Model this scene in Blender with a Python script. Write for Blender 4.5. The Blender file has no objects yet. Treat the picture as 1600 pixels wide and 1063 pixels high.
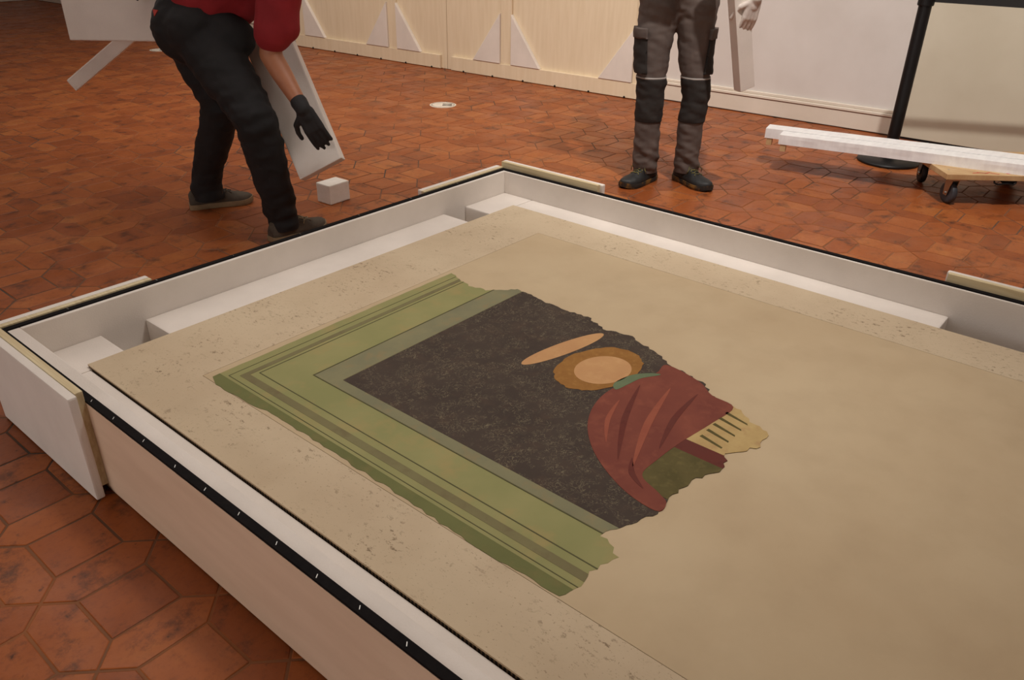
import bpy, bmesh, math, random
from mathutils import Vector, Matrix, noise
from mathutils.bvhtree import BVHTree
random.seed(7)
V = Vector
PI = math.pi
scn = bpy.context.scene
col = scn.collection

# ------------------------------------------------------------------ camera
CAM_H = 1.30
R = ((0.64589674, -0.76330872, 0.01331167),      # image right
     (-0.35605707, -0.31662102, -0.87918968),    # image down
     (0.67530791, 0.56312603, -0.47628595))      # view direction
F_PX = 1241.0
cam = bpy.data.objects.new('camera', bpy.data.cameras.new('camera'))
col.objects.link(cam)
cam.matrix_world = Matrix(((R[0][0], -R[1][0], -R[2][0], 0), (R[0][1], -R[1][1], -R[2][1], 0),
                           (R[0][2], -R[1][2], -R[2][2], CAM_H), (0, 0, 0, 1)))
cam.data.sensor_width = 36
cam.data.lens = F_PX / 1600 * 36
cam.data.clip_start = 0.02
scn.camera = cam

# ------------------------------------------------------------------ world, lights, exposure
scn.view_settings.view_transform = 'Standard'
scn.view_settings.look = 'None'
scn.view_settings.gamma = 1
scn.view_settings.use_curve_mapping = False
scn.view_settings.exposure = -0.30
w = bpy.data.worlds.new('world'); scn.world = w; w.use_nodes = True
w.node_tree.nodes['Background'].inputs[0].default_value = (0.75, 0.72, 0.7, 1)
w.node_tree.nodes['Background'].inputs[1].default_value = 0.0

def spot(loc, target, power, color, angle, blend, radius):
    l = bpy.data.lights.new('ceiling_spot_or_fill', 'SPOT'); l.energy = power; l.color = color
    l.spot_size = math.radians(angle); l.spot_blend = blend; l.shadow_soft_size = radius
    o = bpy.data.objects.new('ceiling_spot_or_fill', l); col.objects.link(o); o.location = loc
    o.rotation_euler = (V(target) - V(loc)).to_track_quat('-Z', 'Y').to_euler()
    return o
def area(loc, sx, sy, power, color):
    l = bpy.data.lights.new('ceiling_fill', 'AREA'); l.energy = power; l.color = color
    l.shape = 'RECTANGLE'; l.size = sx; l.size_y = sy
    o = bpy.data.objects.new('ceiling_fill', l); col.objects.link(o); o.location = loc
    return o
WARM = (1.0, 0.89, 0.78)
MILD = (1.0, 0.945, 0.885)
spot((2.45, 0.42, 4.3), (4.9, 1.7, 0.2), 700, MILD, 70, 0.9, 0.06)
spot((2.2, 4.6, 4.3), (4.9, 5.2, 0.3), 500, WARM, 95, 1.0, 0.25)
spot((2.5, 0.1, 4.35), (1.75, 1.35, 0.2), 330, MILD, 52, 1.0, 0.30)  # extra spot added to brighten the plaster panel
area((2.5, 4.6, 4.45), 3.6, 9.0, 165, (1.0, 0.945, 0.88))  # broad overhead fill added for even light, not a known fixture

# ------------------------------------------------------------------ materials
MATS = {}
def new_mat(name):
    m = bpy.data.materials.new(name); m.use_nodes = True
    nt = m.node_tree
    return m, nt, nt.nodes['Principled BSDF']
def lin(c):
    return tuple(((x / 255) / 12.92 if x <= 10 else (((x / 255) + 0.055) / 1.055) ** 2.4) for x in c) + (1,)
def nd(nt, t, **kw):
    n = nt.nodes.new(t)
    for k, v in kw.items(): setattr(n, k, v)
    return n
def coords(nt, scale=(1, 1, 1), world=True):
    if world:
        s = nd(nt, 'ShaderNodeNewGeometry').outputs['Position']
    else:
        s = nd(nt, 'ShaderNodeTexCoord').outputs['Object']
    mp = nd(nt, 'ShaderNodeMapping'); mp.inputs['Scale'].default_value = scale
    nt.links.new(s, mp.inputs['Vector'])
    return mp.outputs['Vector']
def noise_fac(nt, vec, scale, detail=4, lo=0.35, hi=0.65, rough=0.55):
    n = nd(nt, 'ShaderNodeTexNoise'); n.inputs['Scale'].default_value = scale
    n.inputs['Detail'].default_value = detail; n.inputs['Roughness'].default_value = rough
    nt.links.new(vec, n.inputs['Vector'])
    r = nd(nt, 'ShaderNodeMapRange'); r.inputs['From Min'].default_value = lo; r.inputs['From Max'].default_value = hi
    nt.links.new(n.outputs['Fac'], r.inputs['Value'])
    return r.outputs['Result']
def mix(nt, fac, a, b, mode='MIX'):
    m = nd(nt, 'ShaderNodeMix', data_type='RGBA', blend_type=mode)
    for sock, val in ((m.inputs[0], fac), (m.inputs[6], a), (m.inputs[7], b)):
        if hasattr(val, 'is_linked'): nt.links.new(val, sock)
        else: sock.default_value = val
    return m.outputs[2]
def math_node(nt, op, a, b=0.5):
    m = nd(nt, 'ShaderNodeMath', operation=op)
    for i, val in enumerate((a, b)):
        if hasattr(val, 'is_linked'): nt.links.new(val, m.inputs[i])
        else: m.inputs[i].default_value = val
    return m.outputs[0]
def bump(nt, bsdf, height, strength=0.2, dist=0.002):
    b = nd(nt, 'ShaderNodeBump'); b.inputs['Strength'].default_value = strength; b.inputs['Distance'].default_value = dist
    nt.links.new(height, b.inputs['Height']); nt.links.new(b.outputs[0], bsdf.inputs['Normal'])

def simple(name, c1, c2=None, scale=8, rough=0.6, stretch=(1, 1, 1), bscale=None, bstr=0.2, metal=0, spec=0.5, lo=0.35, hi=0.65, detail=4, world=True):
    if name in MATS: return MATS[name]
    m, nt, b = new_mat(name)
    vec = coords(nt, stretch, world)
    f = noise_fac(nt, vec, scale, detail, lo, hi)
    nt.links.new(mix(nt, f, lin(c1), lin(c2 or c1)), b.inputs['Base Color'])
    b.inputs['Roughness'].default_value = rough; b.inputs['Metallic'].default_value = metal
    b.inputs['Specular IOR Level'].default_value = spec
    if bscale: bump(nt, b, noise_fac(nt, vec, bscale, 3, 0, 1), bstr)
    MATS[name] = m
    return m

def tile_material(name, use_attr):
    m, nt, b = new_mat(name)
    if use_attr:
        a = nd(nt, 'ShaderNodeAttribute'); a.attribute_name = 'tint'; rnd = a.outputs['Fac']
    else:
        rnd = nd(nt, 'ShaderNodeObjectInfo').outputs['Random']
    vec = coords(nt)
    ramp = nd(nt, 'ShaderNodeValToRGB')
    e = ramp.color_ramp.elements
    e[0].position = 0.0; e[0].color = lin((130, 68, 34))
    e[1].position = 1.0; e[1].color = lin((178, 124, 66))
    for p, c in ((0.35, (147, 79, 39)), (0.65, (158, 89, 45)), (0.85, (168, 103, 54))):
        x = e.new(p); x.color = lin(c)
    cl = noise_fac(nt, vec, 9, 5, 0.3, 0.75)
    fac = math_node(nt, 'ADD', math_node(nt, 'ADD', math_node(nt, 'MULTIPLY', rnd, 0.6), 0.12), math_node(nt, 'MULTIPLY', math_node(nt, 'SUBTRACT', cl, 0.5), 0.34))
    nt.links.new(fac, ramp.inputs['Fac'])
    c = ramp.outputs['Color']
    c = mix(nt, math_node(nt, 'MULTIPLY', noise_fac(nt, vec, 60, 4, 0.5, 0.75), 0.35), c, lin((92, 48, 30)))
    # sooty smudges worn into the clay
    sm = noise_fac(nt, vec, 8.5, 7, 0.53, 0.66, 0.72)
    c = mix(nt, math_node(nt, 'MULTIPLY', sm, 0.72), c, lin((56, 36, 28)))
    sp = noise_fac(nt, vec, 34, 3, 0.68, 0.76)
    c = mix(nt, math_node(nt, 'MULTIPLY', sp, 0.7), c, lin((50, 34, 28)))
    nt.links.new(c, b.inputs['Base Color']); b.inputs['Specular IOR Level'].default_value = 0.22
    rr = nd(nt, 'ShaderNodeMapRange'); rr.inputs['To Min'].default_value = 0.30; rr.inputs['To Max'].default_value = 0.48
    nt.links.new(noise_fac(nt, vec, 5, 4), rr.inputs['Value']); nt.links.new(rr.outputs[0], b.inputs['Roughness'])
    bump(nt, b, noise_fac(nt, vec, 22, 5, 0, 1), 0.35, 0.004)
    return m

TILE = tile_material('terracotta', False)
TILE_FAR = tile_material('terracotta_joined', True)
GROUT = simple('grout', (70, 58, 48), (138, 84, 46), 0.9, 0.85, bscale=80, lo=0.40, hi=0.58)
WALLM = simple('wall_plaster', (217, 211, 206), (209, 202, 196), 2.2, 0.85, bscale=30, bstr=0.12)
WHITEP = simple('white_paint', (224, 214, 200), (216, 205, 190), 3, 0.55)
CEIL = simple('ceiling_plaster', (214, 208, 200), None, 3, 0.9)
PLY = simple('plywood', (229, 212, 184), (223, 205, 175), 3.5, 0.6, stretch=(9, 9, 0.8), bscale=40, bstr=0.06)
PLYCRATE = simple('crate_plywood', (224, 196, 170), (216, 187, 160), 3.0, 0.62, stretch=(1, 1, 6), bscale=50, bstr=0.05)
PLYEDGE = simple('plywood_edge', (214, 198, 160), (194, 174, 134), 4, 0.65, stretch=(45, 1.2, 14))
PINE = simple('pine_wood', (202, 172, 128), (178, 140, 96), 5, 0.6, stretch=(4, 1, 1))
FOAM = simple('white_foam', (228, 219, 210), (219, 210, 201), 5, 0.75, bscale=220, bstr=0.35)
FOAMW = simple('foam_cube_white', (238, 232, 224), (228, 222, 212), 20, 0.7, bscale=160, bstr=0.3)
GASKET = simple('black_rubber_foam', (14, 11, 12), (20, 16, 16), 60, 0.85, bscale=200, spec=0.15)
STEEL = simple('steel', (190, 188, 184), None, 8, 0.3, metal=1)
BLACKM = simple('black_metal', (14, 13, 14), (19, 18, 19), 8, 0.45, spec=0.35)
RUBBER = simple('grey_rubber', (62, 64, 70), (48, 49, 54), 20, 0.55)
RUBBERD = simple('dark_rubber', (24, 23, 24), (32, 31, 31), 20, 0.55)
WRAP = simple('white_wrap', (240, 239, 238), (228, 226, 226), 9, 0.5, stretch=(1, 3, 1), bscale=26, bstr=0.22)
CREAM = simple('cream_board', (208, 200, 180), (200, 191, 170), 2.0, 0.8, bscale=60, bstr=0.05)
STICK = simple('sticker_white', (226, 218, 204), (206, 196, 182), 22, 0.5)
INK = simple('ink_dark', (58, 54, 52), None, 10, 0.6)
RED_INK = simple('ink_red', (196, 62, 50), (180, 50, 42), 60, 0.6)

m, nt, b = new_mat('fill_pane_glow')
b.inputs['Base Color'].default_value = (0.5, 0.5, 0.5, 1); b.inputs['Emission Color'].default_value = (1.0, 0.96, 0.92, 1); b.inputs['Emission Strength'].default_value = 2.5
FILLPANE = m  # emission added to fill the camera-facing sides
def plaster(name, speck, base1, base2):
    m, nt, b = new_mat(name)
    vec = coords(nt)
    c = mix(nt, noise_fac(nt, vec, 2.6, 6, 0.3, 0.7), lin(base1), lin(base2))
    c = mix(nt, math_node(nt, 'MULTIPLY', noise_fac(nt, vec, 9, 6, 0.45, 0.8), 0.25), c, lin((164, 142, 114)))
    if speck:
        v2 = coords(nt, (1.4, 0.8, 1))
        reg = noise_fac(nt, vec, 8, 3, 0.42, 0.62)
        s1 = noise_fac(nt, v2, 62, 4, 0.57, 0.64, 0.75)
        c = mix(nt, math_node(nt, 'MULTIPLY', math_node(nt, 'MULTIPLY', s1, reg), 0.7), c, lin((104, 84, 62)))
        s2 = noise_fac(nt, v2, 190, 2, 0.66, 0.72, 0.6)
        c = mix(nt, math_node(nt, 'MULTIPLY', s2, 0.5), c, lin((110, 90, 66)))
        bump(nt, b, s1, -0.4, 0.002)
    else:
        bump(nt, b, noise_fac(nt, vec, 14, 5, 0, 1), 0.15, 0.003)
    nt.links.new(c, b.inputs['Base Color'])
    b.inputs['Roughness'].default_value = 0.85; b.inputs['Specular IOR Level'].default_value = 0.2
    return m
PL_EDGE = plaster('plaster_speckled', True, (204, 186, 158), (196, 176, 148))
PL_MID = plaster('plaster_smooth', False, (198, 178, 146), (188, 166, 134))

def paint(name, c1, c2, c3, scale, flecks=None):
    m, nt, b = new_mat(name)
    vec = coords(nt)
    c = mix(nt, noise_fac(nt, vec, scale, 6, 0.35, 0.65), lin(c1), lin(c2))
    c = mix(nt, math_node(nt, 'MULTIPLY', noise_fac(nt, vec, scale * 2.7, 5, 0.52, 0.72), 0.6), c, lin(c3))
    if flecks:
        v2 = coords(nt, (1, 1, 1))
        n1 = nd(nt, 'ShaderNodeTexNoise'); n1.inputs['Scale'].default_value = 46; n1.inputs['Detail'].default_value = 2
        n1.inputs['Distortion'].default_value = 2.2
        nt.links.new(v2, n1.inputs['Vector'])
        ab = math_node(nt, 'ABSOLUTE', math_node(nt, 'SUBTRACT', n1.outputs['Fac'], 0.5))
        r = nd(nt, 'ShaderNodeMapRange'); r.inputs['From Min'].default_value = 0.030; r.inputs['From Max'].default_value = 0.0
        nt.links.new(ab, r.inputs['Value'])
        gate = noise_fac(nt, vec, 30, 3, 0.42, 0.55)
        c = mix(nt, math_node(nt, 'MULTIPLY', math_node(nt, 'MULTIPLY', r.outputs[0], gate), 0.75), c, lin(flecks))
    nt.links.new(c, b.inputs['Base Color'])
    b.inputs['Roughness'].default_value = 0.8; b.inputs['Specular IOR Level'].default_value = 0.25
    return m
P_GREEN = paint('paint_green', (150, 146, 98), (138, 138, 90), (164, 144, 96), 5)
P_GREEND = paint('paint_green_dark', (112, 114, 70), (104, 106, 64), (124, 114, 72), 8)
P_GROOVE = paint('paint_groove', (116, 108, 76), (124, 118, 82), (108, 94, 68), 9)
P_BAND = paint('paint_greygreen', (134, 130, 98), (122, 120, 94), (144, 124, 88), 9)
P_LINE = paint('paint_line', (84, 82, 54), (90, 86, 58), (80, 74, 50), 20)
P_DARK = paint('paint_dark_field', (62, 52, 46), (72, 61, 53), (80, 64, 53), 7, (128, 118, 94))
P_RED = paint('paint_dull_red', (126, 68, 54), (115, 60, 49), (140, 80, 62), 9)
P_REDD = paint('paint_dull_red_fold', (98, 50, 42), (100, 46, 38), (86, 38, 32), 12)
P_REDL = paint('paint_dull_red_light', (148, 82, 62), (142, 76, 58), (154, 88, 66), 12)
P_OCHRE = paint('paint_ochre', (152, 108, 54), (140, 96, 46), (166, 122, 66), 22)
P_PEACH = paint('paint_peach', (196, 152, 104), (186, 140, 96), (202, 160, 112), 9)
P_TEAL = paint('paint_teal', (104, 118, 88), (96, 110, 82), (112, 122, 90), 12)
P_OLIVE = paint('paint_olive', (96, 86, 50), (84, 76, 42), (112, 100, 60), 18)
P_PALE = paint('paint_pale', (190, 164, 112), (176, 148, 98), (168, 132, 92), 14)

# ------------------------------------------------------------------ helpers
MW = {}
def mw(o): return MW.get(o.name, Matrix.Identity(4))
def tag(o, label=None, cat=None, group=None, kind=None):
    if label: o['label'] = label
    if cat: o['category'] = cat
    if group: o['group'] = group
    if kind: o['kind'] = kind
    return o
def thing(name, label, cat, loc, rotz=0, group=None):
    o = bpy.data.objects.new(name, None); col.objects.link(o)
    o.empty_display_size = 0.1
    o.location = loc; o.rotation_euler = (0, 0, rotz)
    MW[o.name] = Matrix.Translation(V(loc)) @ Matrix.Rotation(rotz, 4, 'Z')
    return tag(o, label, cat, group)
def finish(bm, name, mat, parent=None, smooth=False, label=None, origin=None):
    """bm is in world coordinates; the object is parented and placed so that it stays there."""
    bmesh.ops.recalc_face_normals(bm, faces=bm.faces[:])
    me = bpy.data.meshes.new(name)
    pm = mw(parent) if parent else Matrix.Identity(4)
    if parent is None and origin is not None: pm = Matrix.Translation(V(origin))
    bm.transform(pm.inverted()); bm.to_mesh(me); bm.free()
    if smooth:
        me.polygons.foreach_set('use_smooth', [True] * len(me.polygons))
    me.materials.append(mat)
    o = bpy.data.objects.new(name, me); col.objects.link(o)
    if parent: o.parent = parent
    elif origin is not None: o.location = origin
    MW[o.name] = pm
    if label: o['label'] = label
    return o
def struct(o):
    o['kind'] = 'structure'; return o
def bm_box(bm, p0, p1, bev=0.0, M=None):
    x0, y0, z0 = p0; x1, y1, z1 = p1
    t = bmesh.new()
    vs = [t.verts.new(c) for c in ((x0, y0, z0), (x1, y0, z0), (x1, y1, z0), (x0, y1, z0), (x0, y0, z1), (x1, y0, z1), (x1, y1, z1), (x0, y1, z1))]
    for f in ((0, 3, 2, 1), (4, 5, 6, 7), (0, 1, 5, 4), (1, 2, 6, 5), (2, 3, 7, 6), (3, 0, 4, 7)):
        t.faces.new([vs[i] for i in f])
    if bev: bmesh.ops.bevel(t, geom=t.edges[:], offset=bev, segments=2, affect='EDGES', profile=0.6)
    if M: t.transform(M)
    merge(bm, t)
def merge(bm, t):
    m = {}
    for v in t.verts: m[v] = bm.verts.new(v.co)
    for f in t.faces:
        try: bm.faces.new([m[v] for v in f.verts])
        except ValueError: pass
    t.free()
def box(name, p0, p1, mat, parent=None, bev=0.0, M=None, label=None, smooth=False, origin=None):
    bm = bmesh.new(); bm_box(bm, p0, p1, bev, M)
    return finish(bm, name, mat, parent, smooth, label, origin)
def bm_prism(bm, pts, z0, z1, M=None, bev=0.0):
    t = bmesh.new()
    a = [t.verts.new((p[0], p[1], z0)) for p in pts]; b = [t.verts.new((p[0], p[1], z1)) for p in pts]
    n = len(pts)
    top = t.faces.new(b); bot = t.faces.new(a[::-1])
    for i in range(n): t.faces.new((a[i], a[(i + 1) % n], b[(i + 1) % n], b[i]))
    bmesh.ops.recalc_face_normals(t, faces=t.faces[:])
    if bev:
        bmesh.ops.bevel(t, geom=[e for e in t.edges], offset=bev, segments=1, affect='EDGES')
    bmesh.ops.triangulate(t, faces=[f for f in t.faces if len(f.verts) > 4])
    if M: t.transform(M)
    merge(bm, t)
def prism(name, pts, z0, z1, mat, parent=None, M=None, bev=0.0, label=None):
    bm = bmesh.new(); bm_prism(bm, pts, z0, z1, M, bev)
    return finish(bm, name, mat, parent, label=label)
def basis(d):
    d = d.normalized(); u = d.orthogonal().normalized(); return u, d.cross(u), d
def bm_tube(bm, pts, r, seg=10, cap=True):
    pts = [V(p) for p in pts]; n = len(pts)
    rs = r if isinstance(r, (list, tuple)) else [r] * n
    rings = []; u = None
    for i, p in enumerate(pts):
        d = (pts[min(i + 1, n - 1)] - pts[max(i - 1, 0)]).normalized()
        if u is None: u = d.orthogonal().normalized()
        u = (u - d * u.dot(d)).normalized(); v = d.cross(u)
        rings.append([bm.verts.new(p + (u * math.cos(2 * PI * k / seg) + v * math.sin(2 * PI * k / seg)) * rs[i]) for k in range(seg)])
    for i in range(n - 1):
        for k in range(seg):
            bm.faces.new((rings[i][k], rings[i][(k + 1) % seg], rings[i + 1][(k + 1) % seg], rings[i + 1][k]))
    if cap:
        bm.faces.new(rings[0][::-1]); bm.faces.new(rings[-1])
def tube(name, pts, r, mat, parent=None, seg=10, smooth=True, label=None):
    bm = bmesh.new(); bm_tube(bm, pts, r, seg); return finish(bm, name, mat, parent, smooth, label)
def bm_lathe(bm, prof, c, axis=(0, 0, 1), seg=32):
    u, v, d = basis(V(axis)); c = V(c)
    rings = []
    for r, h in prof:
        if r < 1e-6: rings.append([bm.verts.new(c + d * h)])
        else: rings.append([bm.verts.new(c + d * h + (u * math.cos(2 * PI * k / seg) + v * math.sin(2 * PI * k / seg)) * r) for k in range(seg)])
    for a, b in zip(rings[:-1], rings[1:]):
        for k in range(seg):
            q = [a[k % len(a)], a[(k + 1) % len(a)], b[(k + 1) % len(b)], b[k % len(b)]]
            q = list(dict.fromkeys(q))
            if len(q) > 2: bm.faces.new(q)
def lathe(name, prof, c, mat, parent=None, axis=(0, 0, 1), seg=32, smooth=False, label=None, origin=None):
    bm = bmesh.new(); bm_lathe(bm, prof, c, axis, seg); return finish(bm, name, mat, parent, smooth, label, origin)
def frame_matrix(o, x, y, z):
    m = Matrix.Identity(4)
    for i, a in enumerate((x, y, z)):
        a = V(a).normalized()
        for k in range(3): m[k][i] = a[k]
    for k in range(3): m[k][3] = o[k]
    return m

# ------------------------------------------------------------------ room shell
RX0, RY0, RY1, RZ = -3.2, -3.2, 14.0, 4.6
WS = -0.034                                   # the long wall runs slightly off the tile axes
wdir = V((WS, 1, 0)).normalized(); wnor = V((-wdir.y, wdir.x, 0))   # wnor points into the room
def wall_pt(s, off=0.0, z=0.0): return V((5.80, 0, 0)) + wdir * s + wnor * off + V((0, 0, z))
def wall_frame(off=0.0, base=(5.80, 0, 0)):
    # local x = along the wall (+s), local y = up, local z = into the room
    return frame_matrix(V(base) + wnor * off, wdir, (0, 0, 1), wnor)
FX1 = 6.1
fl = struct(box('floor', (RX0, RY0, -0.12), (FX1, RY1 + 0.1, -0.0018), GROUT))
fl['label'] = 'terracotta tile floor of squares and long hexagons with dark joints'
struct(box('ceiling', (RX0, RY0, RZ), (FX1, RY1 + 0.1, RZ + 0.1), CEIL))
bm = bmesh.new(); bm_prism(bm, [(-3.3, 0), (14.05, 0), (14.05, RZ), (-3.3, RZ)], -0.15, 0.0, wall_frame())
struct(finish(bm, 'wall_right', WALLM))
struct(box('wall_back', (RX0, RY1, 0), (5.35, RY1 + 0.1, RZ), WALLM))
struct(box('wall_left', (RX0 - 0.1, RY0, 0), (RX0, RY1, RZ), WALLM))
struct(box('wall_front', (RX0, RY0 - 0.1, 0), (FX1, RY0, RZ), WALLM))
fill_panel = struct(box('added_fill_panel', (RX0, -1.2, 0.45), (RX0 + 0.03, 3.6, 2.45), WHITEP, None))  # unseen window shape added behind the camera as a fill source
for k in range(3):
    for q in range(2):
        y0 = -1.1 + k * 1.55; z0 = 0.53 + q * 0.93
        box('fill_pane', (RX0 + 0.03, y0, z0), (RX0 + 0.034, y0 + 1.48, z0 + 0.89), FILLPANE, fill_panel)  # glowing fill surface, invented along with its frame
bb = struct(prism('baseboard_right', [(-3.2, 0.008), (14.0, 0.008), (14.0, 0.114), (-3.2, 0.114)], 0.0, 0.022, WHITEP, None, wall_frame()))
finish_bm = bmesh.new(); bm_prism(finish_bm, [(-3.2, 0.119), (14.0, 0.119), (14.0, 0.14), (-3.2, 0.14)], 0.0, 0.03, wall_frame(), 0.004)
bm_prism(finish_bm, [(-3.2, 0.14), (14.0, 0.14), (14.0, 0.162), (-3.2, 0.162)], 0.0, 0.018, wall_frame(), 0.004)
finish(finish_bm, 'cap_moulding', WHITEP, bb)
prism('red_groove_strip', [(-3.2, 0.112), (14.0, 0.112), (14.0, 0.121), (-3.2, 0.121)], 0.0, 0.016, simple('oxide_red_paint', (128, 62, 42), (110, 60, 44), 30, 0.7), bb, wall_frame())  # dark red trim line between baseboard and cap
struct(box('baseboard_back', (RX0, RY1 - 0.02, 0.006), (5.3, RY1, 0.12), WHITEP))

# ------------------------------------------------------------------ tiles
TS, TG = 0.1525, 0.1045                       # square side, strip width
TP = TS + TG; JO = 0.0031
TX, TY = 0.3425, 1.3215                       # corner of a square tile
def inset(poly, d):
    n = len(poly); out = []
    for i in range(n):
        p = V(poly[i]); a = (V(poly[i]) - V(poly[i - 1])).normalized(); b = (V(poly[(i + 1) % n]) - V(poly[i])).normalized()
        na = V((-a.y, a.x)); nb = V((-b.y, b.x)); k = (na + nb); k = k / max(1e-6, k.dot(na))
        out.append(p + k * d)
    return out
SQ = [(0, 0), (TS, 0), (TS, TS), (0, TS)]
HH = [(0, 0), (TS, 0), (TS + TG / 2, TG / 2), (TS, TG), (0, TG), (-TG / 2, TG / 2)]
HV = [(0, 0), (TG / 2, -TG / 2), (TG, 0), (TG, TS), (TG / 2, TS + TG / 2), (0, TS)]
def tile_geo(poly):
    c = V((sum(p[0] for p in poly) / len(poly), sum(p[1] for p in poly) / len(poly)))
    P = [V(p) - c for p in poly]
    rings = [[(q.x, q.y, z) for q in inset(P, d)] for d, z in ((JO, -0.0055), (JO, -0.0010), (JO + 0.0018, 0.0))]
    n = len(poly); vs = sum(rings, []); fs = []
    for r in range(2):
        for i in range(n):
            fs.append((r * n + i, r * n + (i + 1) % n, (r + 1) * n + (i + 1) % n, (r + 1) * n + i))
    fs.append(tuple(range(2 * n, 3 * n)))
    return c, vs, fs
KINDS = []
for nm, poly in (('tile', SQ), ('tile', HH), ('tile', HV)):
    c, vs, fs = tile_geo(poly)
    me = bpy.data.meshes.new('tile'); me.from_pydata(vs, [], fs); me.materials.append(TILE)
    KINDS.append((c, vs, fs, me))
def project(p):
    q = [sum(R[i][k] * (p[k] - (CAM_H if k == 2 else 0)) for k in range(3)) for i in range(3)]
    return (800 + F_PX * q[0] / q[2], 531.5 + F_PX * q[1] / q[2], q[2]) if q[2] > 0.05 else (9e9, 9e9, q[2])
CRATE = (0.561, -1.25, 2.68, 2.302)
tiles = []
for i in range(-15, 23):
    for j in range(-19, 52):
        for k, (ox, oy) in enumerate(((0, 0), (0, TS), (TS, 0))):
            cc = KINDS[k][0]
            x = TX + i * TP + ox + cc.x; y = TY + j * TP + oy + cc.y
            if x < RX0 or y < RY0 or y > RY1 or x > 5.80 + WS * y + 0.05: continue
            inside = CRATE[0] < x < CRATE[2] and CRATE[1] < y < CRATE[3]
            px, py, d = project((x, y, 0))
            score = 0
            if -20 < px < 1620 and -10 < py < 1085 and not inside:
                # hidden behind the crate when the sight line meets the crate below its rim
                hid = False
                for t in [q / 40 for q in range(2, 40)]:
                    sx, sy, sz = x * t, y * t, CAM_H * (1 - t)
                    if CRATE[0] < sx < CRATE[2] and CRATE[1] < sy < CRATE[3] and sz < 0.27: hid = True; break
                if not hid: score = CAM_H / d ** 3
            tiles.append((score, x, y, k))
tiles.sort(key=lambda t: -t[0])
rt_ = random.Random(3)
for s, x, y, k in tiles[:300]:
    o = bpy.data.objects.new('tile', KINDS[k][3]); col.objects.link(o); o.parent = fl
    o.location = (x, y, rt_.uniform(-0.0010, 0.0004)); o.rotation_euler = (rt_.uniform(-.004, .004), rt_.uniform(-.004, .004), rt_.uniform(-.006, .006))
vs, fs, tint = [], [], []
for s, x, y, k in tiles[300:]:
    _, tv, tf, _ = KINDS[k]
    b0 = len(vs); dz = rt_.uniform(-0.0010, 0.0003); t = rt_.random(); ax, ay = rt_.uniform(-.004, .004), rt_.uniform(-.004, .004)
    vs += [(p[0] + x, p[1] + y, p[2] + dz + p[0] * ax + p[1] * ay) for p in tv]
    fs += [tuple(b0 + q for q in f) for f in tf]; tint += [t] * len(tf)
me = bpy.data.meshes.new('tile_field'); me.from_pydata(vs, [], fs); me.materials.append(TILE_FAR)
at = me.attributes.new('tint', 'FLOAT', 'FACE'); at.data.foreach_set('value', tint)
o = bpy.data.objects.new('tile_field', me); col.objects.link(o); o.parent = fl; o['kind'] = 'stuff'

# ------------------------------------------------------------------ art crate
X0, Y0, X1, Y1 = CRATE
RIM = 0.2735; WT = 0.0195; LT = 0.034; LF = 0.009; LL = 0.014
GT = 0.007
crate = thing('art_crate', 'shallow open plywood crate lined with white foam, black gasket on its rim', 'crate', (X0, Y1, 0))
box('base_board', (X0 + 0.004, Y0 + 0.004, 0.004), (X1 - 0.004, Y1 - 0.004, 0.026), PLYCRATE, crate)
box('side_panel', (X0, Y0, 0.018), (X0 + WT, Y1, RIM - GT), PLYCRATE, crate, 0.0012)
box('side_panel', (X1 - WT, Y0, 0.018), (X1, Y1, RIM - GT), PLYCRATE, crate, 0.0012)
box('side_panel', (X0 + WT, Y1 - WT, 0.018), (X1 - WT, Y1, RIM - GT), PLYCRATE, crate, 0.0012)
box('side_panel', (X0 + WT, Y0, 0.018), (X1 - WT, Y0 + WT, RIM - GT), PLYCRATE, crate, 0.0012)
gk = []
gk.append(box('gasket', (X0 + 0.0005, Y0, RIM - GT), (X0 + WT + 0.001, Y1, RIM), GASKET, crate, 0.0015, label='black rubber gasket strip'))
gk.append(box('gasket', (X1 - WT - 0.001, Y0, RIM - GT), (X1 - 0.0005, Y1, RIM), GASKET, crate, 0.0015, label='black rubber gasket strip'))
gk.append(box('gasket', (X0 + WT + 0.001, Y1 - WT - 0.001, RIM - GT), (X1 - WT - 0.001, Y1 - 0.0005, RIM), GASKET, crate, 0.0015, label='black rubber gasket strip'))
gk.append(box('gasket', (X0 + WT + 0.001, Y0 + 0.0005, RIM - GT), (X1 - WT - 0.001, Y0 + WT, RIM), GASKET, crate, 0.0015, label='black rubber gasket strip'))
sm = bpy.data.meshes.new('staple'); t = bmesh.new(); bm_box(t, (-0.0045, -0.0007, -0.0004), (0.0045, 0.0007, 0.0006)); t.to_mesh(sm); t.free(); sm.materials.append(STEEL)
y = Y1 - 0.09
while y > 0.6:
    s_ = bpy.data.objects.new('staple', sm); col.objects.link(s_); s_.parent = gk[0]
    s_.location = (WT * 0.5 + random.uniform(-.002, .002), y - Y1, RIM); s_.rotation_euler = (0, 0, 0.75 + random.uniform(-.15, .15))
    y -= random.uniform(0.105, 0.135)
for x in [0.75 + 0.27 * k for k in range(7)]:
    s_ = bpy.data.objects.new('staple', sm); col.objects.link(s_); s_.parent = gk[2]
    s_.location = (x - X0, -WT * 0.5, RIM); s_.rotation_euler = (0, 0, PI / 2 + random.uniform(-.3, .3))
IX0, IX1, IY0, IY1 = X0 + WT, X1 - WT, Y0 + WT, Y1 - WT
LZ = RIM - 0.004
box('foam_liner', (IX0, IY0, 0.026), (IX0 + LT, IY1, LZ), FOAM, crate, 0.003)
box('foam_liner', (IX1 - LF, IY0, 0.026), (IX1, IY1, LZ), FOAM, crate, 0.003)
box('foam_liner', (IX0 + LT, IY1 - LL, 0.026), (IX1 - LF, IY1, LZ), FOAM, crate, 0.003)
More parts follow.
